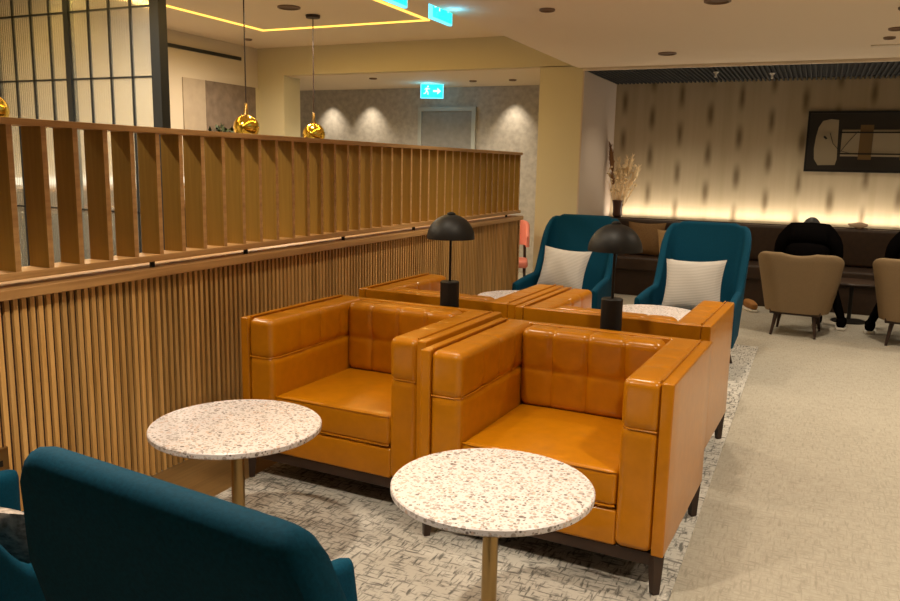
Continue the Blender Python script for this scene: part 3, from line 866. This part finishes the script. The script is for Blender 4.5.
sp0 = obj('sprinkler', b, white_m, None, True, (-.561, 9.45, ZM - .035)); tag(sp0, 'white sprinkler on the dark slatted ceiling above the wallpaper, right one', 'sprinkler', 'ceiling sprinklers')
s2 = sp0.copy(); C.objects.link(s2); s2.location = (-1.114, 9.2, ZM - .035); s2['label'] = 'white sprinkler on the dark slatted ceiling above the wallpaper, left one'

# ---------------------------------------------------------------- lounge beyond the partition
cb = thing('sideboard', 'dark wood sideboard with a pale top along the left wall, seen between the boards', 'cabinet', (-6.62, 6.2, 0))
obj('body', bx(-.26, .26, -1.0, 2.2, 0, .98), dark_wood, cb, False)
obj('top', bx(-.28, .28, -1.05, 2.25, .98, 1.02), plain('walnut', (.22, .10, .05), .5), cb, False)
o = obj('wall_shelf', bx(-6.919, -6.72, 5.1, 7.3, 1.17, 1.20), plain('shelf_wood', (.62, .36, .20), .5), None, False)
tag(o, 'long wooden wall shelf with lit edge seen through the boards', 'shelf')
o = obj('shelf_light', bx(-6.919, -6.75, 5.1, 7.3, 1.235, 1.30), emit('shelf_glow', (1, .85, .65), .95), None, False)
tag(o, 'long glowing white light bar above the wall shelf', 'light')
pl = thing('shrub_for_head', 'dark green rounded plant standing in for a dark head above the wooden screen', 'plant', (-6.0, 7.0, 0))  # shrub takes the place of what is probably a person's head
b = BM(); lathe(b, [(0, 0), (.16, 0), (.20, .5), (.18, .5), (.16, .45), (0, .45)], 24); obj('pot', b, black_metal, pl)
b = BM(); tube(b, [(0, 0, .44), (0, 0, 1.5)], .02); obj('trunk', b, dark_wood, pl)
b = BM(); rp = random.Random(5)
for k in range(420):
    a, c_, r_ = rp.uniform(0, 2 * PI), rp.uniform(-1, 1), rp.uniform(.12, .21)
    s_ = math.sqrt(1 - c_ * c_); p = Vector((r_ * s_ * math.cos(a), r_ * s_ * math.sin(a), 1.68 + r_ * c_))
    n = Vector((rp.uniform(-1, 1), rp.uniform(-1, 1), rp.uniform(-.3, 1))).normalized() * .05; m_ = n.cross(Vector((0, 0, 1))).normalized() * .018
    b.faces.new([b.verts.new(q) for q in (p - n, p + m_, p + n, p - m_)])
obj('foliage', b, leaf_m, pl, False)
lt = thing('low_table', 'small table with a pale green glass behind the wooden screen', 'table', (-4.1, 3.0, 0))
b = BM(); lathe(b, [(0, .72), (.34, .72), (.34, .75), (0, .75)], 40); obj('tabletop', b, plain('pale_top', (.55, .50, .40), .4), lt)
b = BM(); lathe(b, [(.22, 0), (.22, .01), (.025, .03), (.025, .72)], 24); obj('pedestal', b, black_metal, lt)

# ---------------------------------------------------------------- people on the tub chairs
def shoe(parent, p, ang, upper, l_=.27):
    """shoe with its toe towards local angle, on the floor"""
    b = BM()
    def f(P):
        q = Vector(P); k = (P[1] + l_ / 2) / l_
        q[2] *= 1 - .45 * sm(.45, 1, k) if P[2] > 0 else 1
        q[0] *= .78 + .3 * math.sin(PI * min(1, k * .9 + .1)) ; return q
    rbox(b, (0, 0, .07), (.085, l_ * .96, .09), .03, (4, 8, 3), f, 3)
    s = obj('shoe', b, upper, parent, True, p, (0, 0, ang))
    b = BM()
    def g(P):
        q = Vector(P); k = (P[1] + l_ / 2) / l_
        q[0] *= .80 + .3 * math.sin(PI * min(1, k * .9 + .1)); return q
    rbox(b, (0, 0, .014), (.096, l_, .028), .010, (4, 8, 1), g, 2)
    obj('sole', b, sole_m, s)
    return s
def person(label, loc, rz, feet, shoe_mats):
    t = thing('person', label, 'person', loc, rz)
    me = bpy.data.meshes.new('body'); V = []; E = []; Rr = []
    def add(p, r, par=None):
        V.append(p); Rr.append(r); i = len(V) - 1
        if par is not None: E.append((par, i))
        return i
    # local: facing -y, seat at z .46
    pel = add((0, .06, .55), .15)
    wst = add((0, .06, .68), .19, pel); ch = add((0, 0, .84), .23, wst); up = add((0, -.05, .93), .15, ch)
    nk = add((0, -.14, .985), .055, up); add((0, -.19, .985), .055, nk)
    for s in (-1, 1):
        sh = add((s * .13, -.03, .93), .12, up); sh2 = add((s * .215, -.04, .86), .095, sh)
        el = add((s * .25, -.10, .68), .062, sh2); wr = add((s * .14, -.34, .66), .028, el); pm = add((s * .10, -.41, .655), .03, wr)
        for q in range(4):
            k1 = add((s * (.10 - .03 + q * .018), -.455 + .004 * q, .652), .010, pm)
            k2 = add((s * (.08 - .03 + q * .018), -.485 + .008 * abs(q - 1), .635), .009, k1); add((s * (.075 - .03 + q * .018), -.49 + .008 * abs(q - 1), .612), .008, k2)
        th = add((s * .065, -.40, .665), .011, pm); add((s * .045, -.43, .66), .009, th)
        hp = add((s * .10, .0, .54), .095, pel); kn = add((s * .17, -.38, .54), .062, hp)
        fx, fy = feet[0 if s < 0 else 1]
        an = add((fx, fy, .10), .038, kn); add((fx, fy - .03, .06), .034, an)
    bs = BM(); lay = bs.verts.layers.skin.verify(); vv = [bs.verts.new(p) for p in V]
    for e in E: bs.edges.new((vv[e[0]], vv[e[1]]))
    for i, v in enumerate(vv):
        v[lay].radius = (Rr[i], Rr[i] * (.8 if i in (1, 2) else 1)); v[lay].use_root = (i == 0)
    bs.to_mesh(me); bs.free()
    me.materials.append(black_cloth)
    o = bpy.data.objects.new('body', me); C.objects.link(o); o.parent = t
    o.modifiers.new('Skin', 'SKIN').use_smooth_shade = True
    ss = o.modifiers.new('Subsurf', 'SUBSURF'); ss.levels = 1; ss.render_levels = 1
    # bowed head with face, ears
    b = BM(); bmesh.ops.create_uvsphere(b, u_segments=24, v_segments=18, radius=1)
    for v in b.verts:
        x_, y_, z_ = v.co; w2 = .074 * (1 - .18 * sm(0, 1, -z_)); v.co = (x_ * w2, y_ * .094, z_ * .112)
        if y_ < -.5: v.co.y -= .016 * math.exp(-((x_ / .18) ** 2 + ((z_ + .12) / .22) ** 2)); v.co.y += .008 * (math.exp(-(((abs(x_) - .38) / .15) ** 2 + ((z_ - .05) / .12) ** 2)))
    hd = obj('head', b, skin_m, t, True, (0, -.235, .965), (math.radians(62), 0, 0))
    b = BM(); bmesh.ops.create_uvsphere(b, u_segments=24, v_segments=18, radius=1)
    for v in b.verts:
        x_, y_, z_ = v.co; v.co = (x_ * .083, y_ * .102 + .008, z_ * .118 + .006)
    bmesh.ops.delete(b, geom=[v for v in b.verts if v.co.y < -.03 and v.co.z < .055], context='VERTS')
    obj('hair', b, hair_m, hd)
    b = BM()
    for s in (-1, 1):
        bmesh.ops.create_uvsphere(b, u_segments=10, v_segments=8, radius=.02, matrix=Matrix.Translation((s * .078, .005, -.01)) @ Matrix.Diagonal((.4, .8, 1.4, 1)))
    obj('ears', b, skin_m, hd)
    for (fx, fy), m_ in zip(feet, shoe_mats):
        shoe(t, (fx, fy - .06, 0), PI, m_)
    return t
# people sit facing the banquette (+y): rz = pi, local x flips
person('person in black hunched forward on the left taupe tub chair, back to the camera', (-.04, 8.14, 0), PI + math.radians(-3), [(-.34, -.34), (-.12, -.40)], [black_cloth, black_cloth])
person('person in black seated on the taupe tub chair at the right edge', (.90, 8.14, 0), PI + math.radians(-5), [(-.12, -.34), (.36, -.26)], [black_cloth, black_cloth])
sh0 = thing('brown_shoe', 'brown suede shoe on the carpet left of the taupe tub chair', 'shoe', (-.56, 9.12, 0), math.radians(25))
s_ = shoe(sh0, (0, 0, 0), PI, brown_shoe)

# dark side table and folded cloth
dt = thing('side_table', 'small dark round table between the two taupe tub chairs', 'table', (.40, 8.98, 0))
b = BM(); lathe(b, [(0, .40), (.26, .40), (.265, .41), (.26, .42), (0, .42)], 40); obj('tabletop', b, dark_wood, dt)
b = BM(); lathe(b, [(.17, 0), (.17, .01), (.02, .03), (.02, .40)], 24); obj('pedestal', b, black_metal, dt)
b = BM(); rp = random.Random(9)
def cr(P):
    return Vector((P[0] * (1 + .2 * math.sin(31 * P[2])), P[1], P[2] * (1 + .35 * math.sin(40 * P[0] + 1))))
rbox(b, (0, 0, 0), (.19, .09, .055), .02, (10, 4, 3), cr, 3)
o = obj('folded_cloth', b, plain('cream_cloth', (.50, .36, .24), .9), None, True, (.44, 9.99, .929)); tag(o, 'small crumpled cream cloth on top of the banquette between the chairs', 'cloth')
